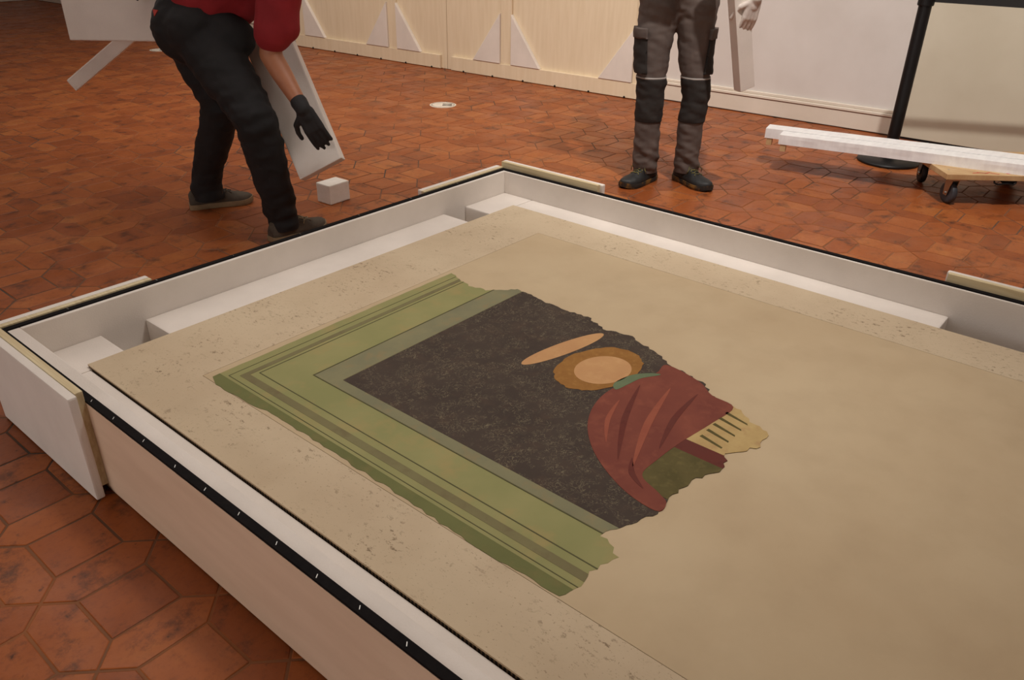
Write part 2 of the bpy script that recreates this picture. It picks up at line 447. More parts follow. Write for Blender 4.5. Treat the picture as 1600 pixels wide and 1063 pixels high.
box('foam_liner', (IX0 + LT, IY0, 0.026), (IX1 - LF, IY0 + LT, LZ), FOAM, crate, 0.003)
LX0, LX1, LY1 = IX0 + LT, IX1 - LF, IY1 - LL
box('foam_base', (LX0, IY0 + LT, 0.026), (LX1, LY1, 0.070), FOAM, crate)
PX0, PX1, PY1, PY0 = 0.700, 2.522, 2.108, -1.02
LG = 0.172
def ledge(x0, y0, x1, y1): box('foam_block', (x0, y0, 0.070), (x1, y1, LG), FOAM, crate, 0.006)
ledge(LX0, -1.05, PX0 - 0.002, 0.48); ledge(LX0, 0.481, PX0 - 0.002, PY1 - 0.02)
ledge(LX0, PY1 - 0.019, 0.811, LY1)
ledge(0.948, PY1 + 0.002, 2.26, LY1)
ledge(2.39, PY1 + 0.002, LX1, LY1)
ledge(PX1 + 0.002, 0.388, LX1, PY1 + 0.001)
# bumpers: plywood cleat plus foam pad
def bumper_x(xf, sgn, ya, yb, top):
    w0, w1 = sorted((xf, xf + sgn * 0.018)); f0, f1 = sorted((xf + sgn * 0.018, xf + sgn * 0.040))
    c_ = box('cleat', (w0, ya, 0.03), (w1, yb, top), PLYEDGE, crate, 0.0008)
    box('foam_pad', (f0, ya - 0.012, 0.004), (f1, yb + 0.008, top - 0.001), FOAM, crate, 0.005)
bumper_x(X0, -1, 1.77, 2.312, 0.300)
bumper_x(X1, 1, 1.785, 2.312, 0.300)
bumper_x(X1, 1, -0.12, 0.43, 0.300)
bumper_x(X1, 1, -1.25, -0.9, 0.300)
bumper_x(X0, -1, -1.25, -0.7, 0.300)
for xa, xb in ((X0 - 0.0, 1.01), (2.185, X1)):
    box('cleat', (xa, Y1, 0.03), (xb, Y1 + 0.018, 0.2775), PLYEDGE, crate, 0.0008)
    box('foam_pad', (xa, Y1 + 0.018, 0.004), (xb, Y1 + 0.04, 0.279), FOAM, crate, 0.004)

# ------------------------------------------------------------------ plaster panel with the painted fragment
PZ = 0.181
panel = thing('fresco_panel', 'large beige plaster panel with a torn painted fragment, lying in the foam-lined crate', 'artwork', (PX0, PY1, 0.070))
CORE = None
m, nt, b = new_mat('honeycomb_core')
wv = nd(nt, 'ShaderNodeTexWave'); wv.wave_type = 'BANDS'; wv.bands_direction = 'Y'; wv.inputs['Scale'].default_value = 32; wv.inputs['Distortion'].default_value = 0.6; wv.inputs['Detail'].default_value = 1
nt.links.new(coords(nt), wv.inputs['Vector'])
r_ = nd(nt, 'ShaderNodeMapRange'); r_.inputs['From Min'].default_value = 0.55; r_.inputs['From Max'].default_value = 0.8
nt.links.new(wv.outputs['Fac'], r_.inputs['Value'])
nt.links.new(mix(nt, r_.outputs[0], lin((38, 30, 26)), lin((120, 98, 74))), b.inputs['Base Color']); b.inputs['Roughness'].default_value = 0.8
CORE = m
box('core', (PX0 + 0.001, PY0, 0.070), (PX1 - 0.001, PY1 - 0.001, PZ - 0.0045), CORE, panel, label='dark ribbed core along the panel edge')
# rough outer border: four plaster strips around the smoother field
BX0, BX1, BY1, BY0 = 0.876, 2.332, 1.818, -0.75
SK = 0.0005
def jitter_line(p, q, n, amp, seed):
    rr = random.Random(seed); out = []
    p, q = V(p), V(q); d = (q - p).normalized(); nn = V((-d.y, d.x))
    for k in range(n):
        out.append(p.lerp(q, k / n) + nn * (rr.uniform(-amp, amp) if k else 0))
    return out
t = bmesh.new(); rg = []
for (xa, ya, xb, yb) in ((PX0, PY0, PX1, PY1), (BX0 - SK, BY0 - SK, BX1 + SK, BY1 + SK)):
    rg.append([[t.verts.new((x, y, z)) for x, y in ((xa, ya), (xb, ya), (xb, yb), (xa, yb))] for z in (PZ - 0.0045, PZ)])
for k in range(4):
    n_ = (k + 1) % 4
    t.faces.new((rg[0][1][k], rg[0][1][n_], rg[1][1][n_], rg[1][1][k])); t.faces.new((rg[0][0][k], rg[0][0][n_], rg[1][0][n_], rg[1][0][k]))
    t.faces.new((rg[0][0][k], rg[0][0][n_], rg[0][1][n_], rg[0][1][k])); t.faces.new((rg[1][0][k], rg[1][0][n_], rg[1][1][n_], rg[1][1][k]))
finish(t, 'border_plaster', PL_EDGE, panel)
box('field_plaster', (BX0 + SK, BY0 + SK, PZ - 0.0045), (BX1 - SK, BY1 - SK, PZ + 0.0002), PL_MID, panel, 0.0008)

def rough_chain(pts, step, amp, seed):
    rr = random.Random(seed); out = []
    for p, q in zip(pts[:-1], pts[1:]):
        p, q = V(p), V(q); n = max(1, int((q - p).length / step)); d = (q - p).normalized(); nn = V((-d.y, d.x))
        for k in range(n):
            out.append(p.lerp(q, k / n) + nn * rr.uniform(-amp, amp))
    out.append(V(pts[-1])); return out
TORN = rough_chain([(1.82, 1.797), (1.80, 1.74), (1.785, 1.68), (1.80, 1.60), (1.875, 1.54), (1.85, 1.39), (1.855, 1.23), (1.822, 1.16), (1.842, 1.08),
                    (1.80, 0.95), (1.765, 0.89), (1.74, 0.77), (1.70, 0.735), (1.685, 0.64), (1.65, 0.60), (1.64, 0.545), (1.57, 0.535), (1.49, 0.58), (1.43, 0.56), (1.35, 0.592),
                    (1.29, 0.60), (1.20, 0.592), (1.14, 0.622), (1.07, 0.645), (1.04, 0.586), (0.985, 0.603), (0.93, 0.60), (0.882, 0.612)], 0.012, 0.0055, 11)
LOWER = rough_chain([(0.882, 0.612), (0.876, 0.82), (0.884, 1.02), (0.888, 1.25), (0.890, 1.5), (0.878, 1.65), (0.872, 1.75), (0.89, 1.792)], 0.02, 0.0035, 12)
UPPER = rough_chain([(0.89, 1.792), (1.4, 1.797), (1.82, 1.797)], 0.03, 0.0015, 13)
T0 = PZ + 0.0002
def clip(poly, axis, val, keep_gt):
    out = []
    n = len(poly)
    for i in range(n):
        a, b = V(poly[i]), V(poly[(i + 1) % n])
        ia = (a[axis] >= val) == keep_gt; ib = (b[axis] >= val) == keep_gt
        if ia: out.append(a)
        if ia != ib: out.append(a.lerp(b, (val - a[axis]) / (b[axis] - a[axis])))
    return out
FRAG = TORN[:-1] + LOWER[:-1] + UPPER[:-1]
def layer(name, poly, lvl, mat, label=None):
    return prism(name, [(p[0], p[1]) for p in poly], T0 - 0.001, T0 + 0.0005 * lvl, mat, panel, label=label)
def window(poly, xa, ya_max, extra=None): return clip(clip(poly, 0, xa, True), 1, ya_max, False)
layer('painted_frame', FRAG, 1, P_GREEN, 'dull green painted frame of the fragment')
# L-shaped mouldings of the painted frame, built as flat strips
def ell(x, wx, yy, wy, lvl, mat, nm):
    a = clip(clip(clip(FRAG, 0, x, True), 0, x + wx, False), 1, yy, False)
    layer(nm, a, lvl, mat)
    b_ = clip(clip(clip(FRAG, 1, yy - wy, True), 1, yy, False), 0, x + wx, True)
    layer(nm, b_, lvl, mat)
layer('frame_edge', clip(FRAG, 0, 0.912, False), 2, P_GREEND)
ell(0.941, 0.022, 1.742, 0.016, 2, P_GROOVE, 'frame_moulding')
ell(0.921, 0.0022, 1.765, 0.0022, 2, P_LINE, 'frame_line')
ell(0.984, 0.003, 1.716, 0.003, 2, P_LINE, 'frame_line')
ell(1.076, 0.034, 1.594, 0.078, 2, P_BAND, 'frame_band')
ell(1.073, 0.003, 1.597, 0.004, 3, P_LINE, 'frame_line')
layer('dark_field', window(FRAG, 1.110, 1.514), 3, P_DARK, 'dark brown painted field with pale flecks')
# plain stand-in for the painted half figure: simple rounded patches of its colours
def ellipse(cx, cy, a, b, rot, n=40, wob=0.0, seed=1):
    rr = random.Random(seed); out = []
    for k in range(n):
        t = 2 * PI * k / n; s = 1 + rr.uniform(-wob, wob)
        x, y = a * math.cos(t) * s, b * math.sin(t) * s
        out.append(V((cx + x * math.cos(rot) - y * math.sin(rot), cy + x * math.sin(rot) + y * math.cos(rot))))
    return out
def smooth_poly(pts, n=6):
    out = []; m = len(pts)
    for i in range(m):
        p0, p1, p2, p3 = (V(pts[(i + k - 1) % m]) for k in range(4))
        for s in range(n):
            t = s / n
            out.append(0.5 * ((2 * p1) + (p2 - p0) * t + (2 * p0 - 5 * p1 + 4 * p2 - p3) * t * t + (3 * p1 - p0 - 3 * p2 + p3) * t ** 3))
    return out
layer('pale_disc', ellipse(1.645, 1.175, 0.155, 0.030, -0.22), 4, P_PEACH)
layer('hair_patch', ellipse(1.62, 1.035, 0.142, 0.098, -0.20, 60, 0.03, 4), 5, P_OCHRE)
layer('face_patch', ellipse(1.618, 1.020, 0.086, 0.070, -0.25), 6, P_PEACH)
CLOAK = [p for p in smooth_poly([(1.76, 0.90), (1.74, 0.79), (1.70, 0.73), (1.684, 0.66), (1.58, 0.668), (1.46, 0.685), (1.36, 0.692), (1.29, 0.688), (1.262, 0.63), (1.242, 0.597), (1.205, 0.602), (1.222, 0.70), (1.29, 0.82), (1.385, 0.905), (1.50, 0.945), (1.62, 0.935), (1.70, 0.90)], 5)]
layer('cloak_patch', CLOAK, 5, P_RED, 'plain dull red patch')
layer('collar_patch', smooth_poly([(1.555, 0.935), (1.60, 0.925), (1.65, 0.915), (1.70, 0.885), (1.69, 0.91), (1.645, 0.945), (1.58, 0.957)], 4), 6, P_TEAL)
for k, (a, b_, w_) in enumerate((((1.30, 0.76), (1.62, 0.90), 0.010), ((1.30, 0.72), (1.66, 0.83), 0.012), ((1.40, 0.71), (1.68, 0.76), 0.010), ((1.34, 0.82), (1.52, 0.90), 0.008), ((1.25, 0.66), (1.33, 0.74), 0.009))):
    a, b_ = V(a), V(b_); d = (b_ - a).normalized(); nn = V((-d.y, d.x)); mid = (a + b_) / 2 + nn * 0.015
    layer('fold_stripe', smooth_poly([a, mid - nn * w_, b_, mid + nn * w_ * 0.6], 6), 6, P_REDD if k % 2 == 0 else P_REDL)
layer('pale_patch', clip(clip(clip([v for v in FRAG], 1, 0.69, False), 0, 1.480, True), 0, 1.70, False), 4, P_PALE)
for k in range(5):
    x = 1.50 + 0.033 * k
    layer('pale_stripe', [V((x, 0.60 - 0.001 * k)), V((x + 0.006, 0.60)), V((x + 0.022, 0.662)), V((x + 0.012, 0.664))], 5, P_OLIVE)
layer('olive_patch', clip(clip(clip([v for v in FRAG], 1, 0.71, False), 0, 1.255, True), 0, 1.432, False), 4, P_OLIVE)
layer('maroon_patch', clip(clip(clip([v for v in FRAG], 1, 0.71, False), 0, 1.432, True), 0, 1.480, False), 4, P_REDD)

# ------------------------------------------------------------------ pale wood crate sides standing along the wall
pb = V((5.51, 3.38, 0)); pdir = V((-0.18, 4.03, 0)).normalized(); pnor = V((-pdir.y, pdir.x, 0))
PF = frame_matrix(pb - pnor * 0.032, pdir, (0, 0, 1), pnor)      # x along, y up, z into the room
LH = 2.05
def upright(s0, s1, battens, label):
    c = PF @ V(((s0 + s1) / 2, 0, 0))
    root = thing('packing_case', label, 'packing case', (c.x, c.y, 0), math.atan2(pdir.y, pdir.x))
    pz = lambda nm, pts, z0, z1, mat, par=root, bev=0.0, lab=None: prism(nm, pts, z0, z1, mat, par, PF, bev, lab)
    R4 = lambda a, b, c_, d: [(a, b), (c_, b), (c_, d), (a, d)]
    pz('plywood_sheet', R4(s0, 0.004, s1, LH), -0.135, 0.0, PLY)
    rail = pz('bottom_rail', R4(s0 + 0.01, 0.004, s1 - 0.065 if s1 < 2.0 else s1 - 0.01, 0.122) if s0 < 1 else R4(s0 + 0.065, 0.004, s1 - 0.01, 0.122), 0.0, 0.030, PLY, bev=0.002)
    for bs in battens:
        pz('batten', R4(bs - 0.058, 0.1225, bs + 0.058, LH), 0.0, 0.020, PLY, bev=0.002)
        for sg in (-1, 1):
            e = bs + sg * 0.060
            if not (s0 - 0.01 < e + sg * 0.2 < s1 + 0.01): continue
            pts = [(e, 0.1235), (e + sg * 0.305, 0.1235), (e, 0.53)]
            pz('foam_triangle', pts, 0.001, 0.036, FOAM, bev=0.003, lab='white foam corner triangle')
    s = s0 + 0.17
    while s < s1 - 0.1:
        bmx = bmesh.new(); p = PF @ V((s, 0.008, 0.030))
        bm_lathe(bmx, [(0, 0.008), (0.006, 0.007), (0.009, 0.003), (0.009, -0.002), (0, -0.002)], p, pnor, 10)
        finish(bmx, 'bolt', BLACKM, rail); s += 0.335
    return root
upright(-0.075, 1.985, (-0.017, 1.294), 'pale plywood packing case with foam corner triangles, behind the standing worker')
upright(1.990, 4.12, (2.660, 4.000), 'pale plywood packing case with foam triangles, behind the bending worker in red')

# ------------------------------------------------------------------ cream board, stanchion
cb = thing('display_board', 'large blank cream board standing against the white wall behind the black post', 'board', (5.69, 0.55, 0), 0)
CF = frame_matrix(V((5.70, 1.40, 0)), (WS, 1, 0), (0, 0, 1), (-1, WS, 0))
prism('board_face', [(-1.9, 0.014), (0.05, 0.014), (0.05, 1.75), (-1.9, 1.75)], -0.02, 0.0, CREAM, cb, CF, 0.001)
prism('gap_shade_strip', [(-1.89, 0.0), (0.04, 0.0), (0.04, 0.0145), (-1.89, 0.0145)], -0.02, -0.003, BLACKM, cb, CF)  # black strip stands in for the shadow beneath the board
st_c = V((5.065, 1.305, 0))
st = thing('barrier_post', 'black retractable-belt barrier post on a round base beside the cream board', 'stanchion', st_c)
lathe('base', [(0, 0.0), (0.172, 0.0), (0.176, 0.006), (0.172, 0.016), (0.12, 0.026), (0.045, 0.032), (0, 0.032)], st_c, BLACKM, st, seg=48, smooth=True)
lathe('pole', [(0, 0.03), (0.0345, 0.03), (0.0345, 0.88), (0, 0.88)], st_c, BLACKM, st, seg=32, smooth=False)
lathe('belt_head', [(0, 0.868), (0.040, 0.868), (0.043, 0.874), (0.043, 0.955), (0.036, 0.968), (0, 0.968)], st_c, BLACKM, st, seg=32)
bd = V((0.10, -1.0, 0)).normalized(); bn = V((-bd.y, bd.x, 0))
BFM = frame_matrix(st_c + V((0, 0, 0.888)), bd, (0, 0, 1), bd.cross(V((0, 0, 1))))
prism('belt', [(0.041, 0.0), (1.9, -0.004), (1.9, 0.048), (0.041, 0.05)], -0.0008, 0.0008, simple('black_webbing', (24, 22, 22), (30, 27, 26), 200, 0.8), st, BFM)

# ------------------------------------------------------------------ dolly with two wrapped beams
DA, DB = V((0.62, -0.785, 0)).normalized(), V((0.785, 0.62, 0)).normalized()
D0 = V((4.385, 0.836, 0))
dolly = thing('moving_dolly', 'low wooden platform dolly on four rubber casters under the wrapped beams', 'dolly', D0 + DA * 0.31 + DB * 0.23)
DM = frame_matrix(D0, DA, DB, (0, 0, 1))
BT, BB = 0.1655, 0.1385
box('platform', (0, 0, BB), (0.64, 0.47, BT), PINE, dolly, 0.002, DM)
def caster(a, b_, ang, mat):
    c = DM @ V((a, b_, 0)); r = 0.055
    ax = V((math.cos(ang), math.sin(ang), 0)); tr = V((-ax.y, ax.x, 0))
    cst = box('caster', (a - 0.045, b_ - 0.035, BB - 0.006), (a + 0.045, b_ + 0.035, BB - 0.0004), STEEL, dolly, 0.001, DM)
    wc = c + tr * 0.018 + V((0, 0, r))
    lathe('wheel', [(0, -0.012), (0.022, -0.014), (0.042, -0.014), (0.052, -0.013), (0.055, -0.007), (0.055, 0.007), (0.052, 0.013), (0.042, 0.014), (0.022, 0.014), (0, 0.012)], wc, mat, cst, ax, 32, True)
    t = bmesh.new()
    for sg in (-1, 1):
        M = frame_matrix(wc, ax, tr, (0, 0, 1))
        bm_prism(t, [(-0.014, -0.012), (0.014, -0.012), (0.020, 0.070), (-0.036, 0.076)], sg * 0.019 - 0.0015, sg * 0.019 + 0.0015, M @ Matrix(((0, 0, 1, 0), (1, 0, 0, 0), (0, 1, 0, 0), (0, 0, 0, 1))))
    bm_box(t, (-0.0205, -0.036, 0.070), (0.0205, 0.022, 0.0765), 0, frame_matrix(wc, ax, tr, (0, 0, 1)))
    finish(t, 'fork', STEEL, cst)
    lathe('axle_bolt', [(0, -0.026), (0.006, -0.026), (0.006, 0.026), (0, 0.026)], wc, STEEL, cst, ax, 10)
caster(0.065, 0.045, -0.75, RUBBER)
caster(0.075, 0.400, 2.1 + PI, RUBBERD)
caster(0.565, 0.400, 0.4, RUBBERD)
caster(0.565, 0.055, -0.3, RUBBER)
tube('handle', [DM @ V((0.245, 0.012, BB)), DM @ V((0.245, 0.008, BB - 0.012)), DM @ V((0.262, 0.004, BB - 0.02)), DM @ V((0.30, 0.004, BB - 0.016)), DM @ V((0.34, 0.004, BB - 0.020)), DM @ V((0.352, 0.008, BB - 0.012)), DM @ V((0.352, 0.012, BB))], 0.0045, BLACKM, dolly)
for a, b_, l, w_, an in ((0.14, 0.030, 0.05, 0.006, 0.2), (0.165, 0.045, 0.05, 0.006, -0.3), (0.20, 0.028, 0.04, 0.008, 0.5), (0.23, 0.040, 0.04, 0.006, -0.6), (0.31, 0.030, 0.045, 0.010, 0.15), (0.40, 0.026, 0.04, 0.006, 0.0), (0.43, 0.03, 0.05, 0.006, 0.1)):
    box('red_marking', (0, 0, 0), (l, w_, 0.0006), RED_INK, dolly, 0, DM @ Matrix.Translation((a, b_, BT)) @ Matrix.Rotation(an, 4, 'Z'))
for a in (0.045, 0.30, 0.59):
    bmx = bmesh.new(); bm_lathe(bmx, [(0, 0.0012), (0.005, 0.001), (0.006, -0.001), (0, -0.001)], DM @ V((a, 0.09, BT)), (0, 0, 1), 10); finish(bmx, 'screw', STEEL, dolly)
UB = V((0.2187, -0.976, 0)).normalized(); VB_ = V((-UB.y, UB.x, 0))
def beam(o, wdt, hgt, label, seed):
    root = thing('wrapped_beam', label, 'beam', o + V((0, 0, BT)))
    M = frame_matrix(V((o.x, o.y, BT)), UB, VB_, (0, 0, 1))
    rr = random.Random(seed)
    t = bmesh.new(); n = 90; L = 2.5; rings = []
    for i in range(n + 1):
        x = L * i / n
        ring = []
        for (y, z) in ((0, 0), (wdt * .33, -0.0), (wdt * .66, -0.0), (wdt, 0), (wdt, hgt * .5), (wdt, hgt), (wdt * .5, hgt), (0, hgt), (0, hgt * .66), (0, hgt * .33)):
            k = noise.noise(V((x * 9 + z * 90, y * 30 + seed, z * 40))) * 0.0016
            side = -1 if y == 0 else (1 if y >= wdt - 1e-6 else 0)
            ring.append(t.verts.new(M @ V((x, y + side * k, z if z < hgt else z + k * 0.3))))
        rings.append(ring)
    for a, b_ in zip(rings[:-1], rings[1:]):
        for k in range(10): t.faces.new((a[k], a[(k + 1) % 10], b_[(k + 1) % 10], b_[k]))
    t.faces.new(rings[0][::-1]); t.faces.new(rings[-1])
    finish(t, 'wrapped_bar', WRAP, root)
    for xx in (0.012, L - 0.05):
        box('wooden_block', (xx, 0.004, -0.040), (xx + 0.030, 0.034, 0.0), PINE, root, 0.001, M, label='small bare wooden peg')
    return root
beam(V((4.362, 1.717, 0)), 0.104, 0.052, 'long bar wrapped in white plastic on the dolly, nearer of two', 1)
beam(V((4.362, 1.717, 0)) + VB_ * 0.1075 - UB * 0.098, 0.112, 0.054, 'long bar wrapped in white plastic on the dolly, farther of two', 2)

# ------------------------------------------------------------------ floor stickers, foam cube
def sticker(x, y, rot, label):
    root = thing('floor_sticker', label, 'sticker', (x, y, 0), rot)
    M = Matrix.Translation((x, y, 0)) @ Matrix.Rotation(rot, 4, 'Z')
    t = bmesh.new(); bm_lathe(t, [(0, 0.0016), (0.098, 0.0016), (0.1, 0.0005), (0.1, -0.0005), (0, -0.0005)], (x, y, 0), (0, 0, 1), 40); finish(t, 'disc', STICK, root)
    t = bmesh.new(); bm_lathe(t, [(0.083, 0.0014), (0.083, 0.0021), (0.087, 0.0021), (0.087, 0.0014), (0.083, 0.0014)], (x, y, 0), (0, 0, 1), 40); finish(t, 'ring', INK, root)
    for dy in (-0.022, 0.022):
        pts = [(p.x, p.y) for p in smooth_poly([(0.0, dy - 0.012), (0.03, dy - 0.009), (0.062, dy - 0.015), (0.07, dy), (0.062, dy + 0.015), (0.03, dy + 0.009), (0.0, dy + 0.012)], 4)]
        prism('shoe_mark', pts, 0.0012, 0.0021, INK, root, M)
sticker(4.339, 4.331, -0.85, 'round white floor sticker with dark shoe prints, in the open floor mid-room')
sticker(4.195, 8.218, -0.85, 'round white floor sticker beyond the bending worker')
fc = thing('foam_block', 'small white foam block lying on the tiles between crate and bending worker', 'foam block', (2.378, 3.165, 0), 0.04)
FCM = Matrix.Translation((2.378, 3.165, 0)) @ Matrix.Rotation(0.04, 4, 'Z')
box('block', (-0.064, -0.05, 0.0), (0.064, 0.05, 0.098), FOAMW, fc, 0.006, FCM)

#PEOPLE
# ------------------------------------------------------------------ people
def bm_capsule(bm, p0, r0, p1, r1, flat=None, seg=16):
    p0, p1 = V(p0), V(p1); d = p1 - p0; L = d.length
    if L < 1e-5: d = V((0, 0, 1)); L = 1e-5
    d.normalize(); u = d.orthogonal().normalized(); v = d.cross(u)
    prof = [(-PI / 2 + PI / 2 * k / 4, 0) for k in range(4)] + [(0, 0), (0, 1)] + [(PI / 2 * k / 4, 1) for k in range(1, 5)]
    rings = []
    for a, e in prof:
        r = r1 if e else r0; c = p1 if e else p0
        q = c + d * math.sin(a) * r; rr = max(math.cos(a) * r, 1e-4)
        ring = []
        for k in range(seg):
            o = (u * math.cos(2 * PI * k / seg) + v * math.sin(2 * PI * k / seg)) * rr
            if flat:
                fa = V(flat[0]).normalized(); o -= fa * o.dot(fa) * (1 - flat[1])
            ring.append(bm.verts.new(q + o))
        rings.append(ring)
    for a, b in zip(rings[:-1], rings[1:]):
        for k in range(seg): bm.faces.new((a[k], a[(k + 1) % seg], b[(k + 1) % seg], b[k]))
    bm.faces.new(rings[0][::-1]); bm.faces.new(rings[-1])
def chain(pts):
    return [(pts[i][0], pts[i][1], pts[i + 1][0], pts[i + 1][1]) for i in range(len(pts) - 1)]
def blob_mesh(caps, voxel, smooth=6, disp=None, cuts=()):
    """caps in the figure's local frame -> one continuous skin (bmesh)"""
    bm = bmesh.new()
    for c in caps: bm_capsule(bm, *c)
    me = bpy.data.meshes.new('tmp'); bm.to_mesh(me); bm.free()
    o = bpy.data.objects.new('tmp', me); col.objects.link(o)
    rm = o.modifiers.new('r', 'REMESH'); rm.mode = 'VOXEL'; rm.voxel_size = voxel; rm.adaptivity = 0
    if smooth:
        s = o.modifiers.new('s', 'SMOOTH'); s.factor = 0.5; s.iterations = smooth
    dg = bpy.context.evaluated_depsgraph_get()
    m2 = bpy.data.meshes.new_from_object(o.evaluated_get(dg))
    bpy.data.objects.remove(o); bpy.data.meshes.remove(me)
    out = bmesh.new(); out.from_mesh(m2); bpy.data.meshes.remove(m2)
    out.normal_update()
    if disp:
        for v in out.verts: v.co += v.normal * disp(v.co)
    for co, no in cuts:
        g = bmesh.ops.bisect_plane(out, geom=out.verts[:] + out.edges[:] + out.faces[:], plane_co=co, plane_no=no, clear_outer=True)
        ed = [e for e in g['geom_cut'] if isinstance(e, bmesh.types.BMEdge)]
        bmesh.ops.holes_fill(out, edges=ed, sides=0)
    out.normal_update()
    return out
def put(bm, name, mat, parent, label=None, keep=False):
    me = bpy.data.meshes.new(name)
    bm.to_mesh(me)
    if not keep: bm.free()
    me.polygons.foreach_set('use_smooth', [True] * len(me.polygons)); me.materials.append(mat)
    o = bpy.data.objects.new(name, me); col.objects.link(o)
    if parent: o.parent = parent; MW[o.name] = mw(parent)
    if label: o['label'] = label
    return o
def patch(src, planes, off, thick, name, mat, parent, label=None):
    """a sewn-on piece of cloth following the surface of src; planes = (point, outward normal) that trim it"""
    bm = src.copy()
    for co, no in planes:
        bmesh.ops.bisect_plane(bm, geom=bm.verts[:] + bm.edges[:] + bm.faces[:], plane_co=V(co), plane_no=V(no), clear_outer=True)
    bm.normal_update()
    for v in bm.verts: v.co += v.normal * off
    if bm.faces: bmesh.ops.solidify(bm, geom=bm.faces[:], thickness=thick)
    return put(bm, name, mat, parent, label)
def hand_caps(wrist, d, pn, side, k=1.0, curl=0.35, spread=0.05):
    """wrist, finger direction, palm normal; side vector = d x pn * side points to the thumb"""
    w0 = V(wrist); d = V(d).normalized(); pn = V(pn); pn = (pn - d * pn.dot(d)).normalized(); t = d.cross(pn) * side
    caps = [(w0, 0.026 * k, w0 + d * 0.03 * k, 0.030 * k, (pn, 0.62))]
    for s in (-0.027, -0.009, 0.009, 0.027):
        caps.append((w0 + d * 0.015 * k + t * s * 0.7 * k, 0.017 * k, w0 + d * 0.085 * k + t * s * k, 0.0145 * k, (pn, 0.8)))
    for s, ln in ((-0.031, 0.062), (-0.0105, 0.078), (0.0105, 0.084), (0.031, 0.075)):
        p = w0 + d * 0.088 * k + t * s * k; ang = 0.15 + curl * 0.4
        for seg_, (fr, r) in enumerate(((0.42, 0.0095), (0.32, 0.0088), (0.26, 0.008))):
            dd = (d * math.cos(ang) + pn * math.sin(ang) + t * s * spread * 20).normalized()
            q = p + dd * ln * fr * k
            caps.append((p, r * k, q, r * 0.93 * k)); p = q; ang += curl
    p = w0 + d * 0.022 * k + t * 0.024 * k
    for (a, b, c), ln, r in (((0.55, 0.25, 0.8), 0.042, 0.0135), ((0.85, 0.35, 0.35), 0.034, 0.011), ((0.95, 0.35, 0.05), 0.026, 0.0095)):
        q = p + (d * a + pn * b + t * c).normalized() * ln * k
        caps.append((p, r * k, q, r * 0.92 * k)); p = q
    return caps
SKIN = simple('skin', (176, 118, 86), (164, 106, 76), 14, 0.5, world=False)
def interp(tab, t):
    for (a, x), (b, y) in zip(tab[:-1], tab[1:]):
        if t <= b: return x + (y - x) * (t - a) / (b - a)
    return tab[-1][1]
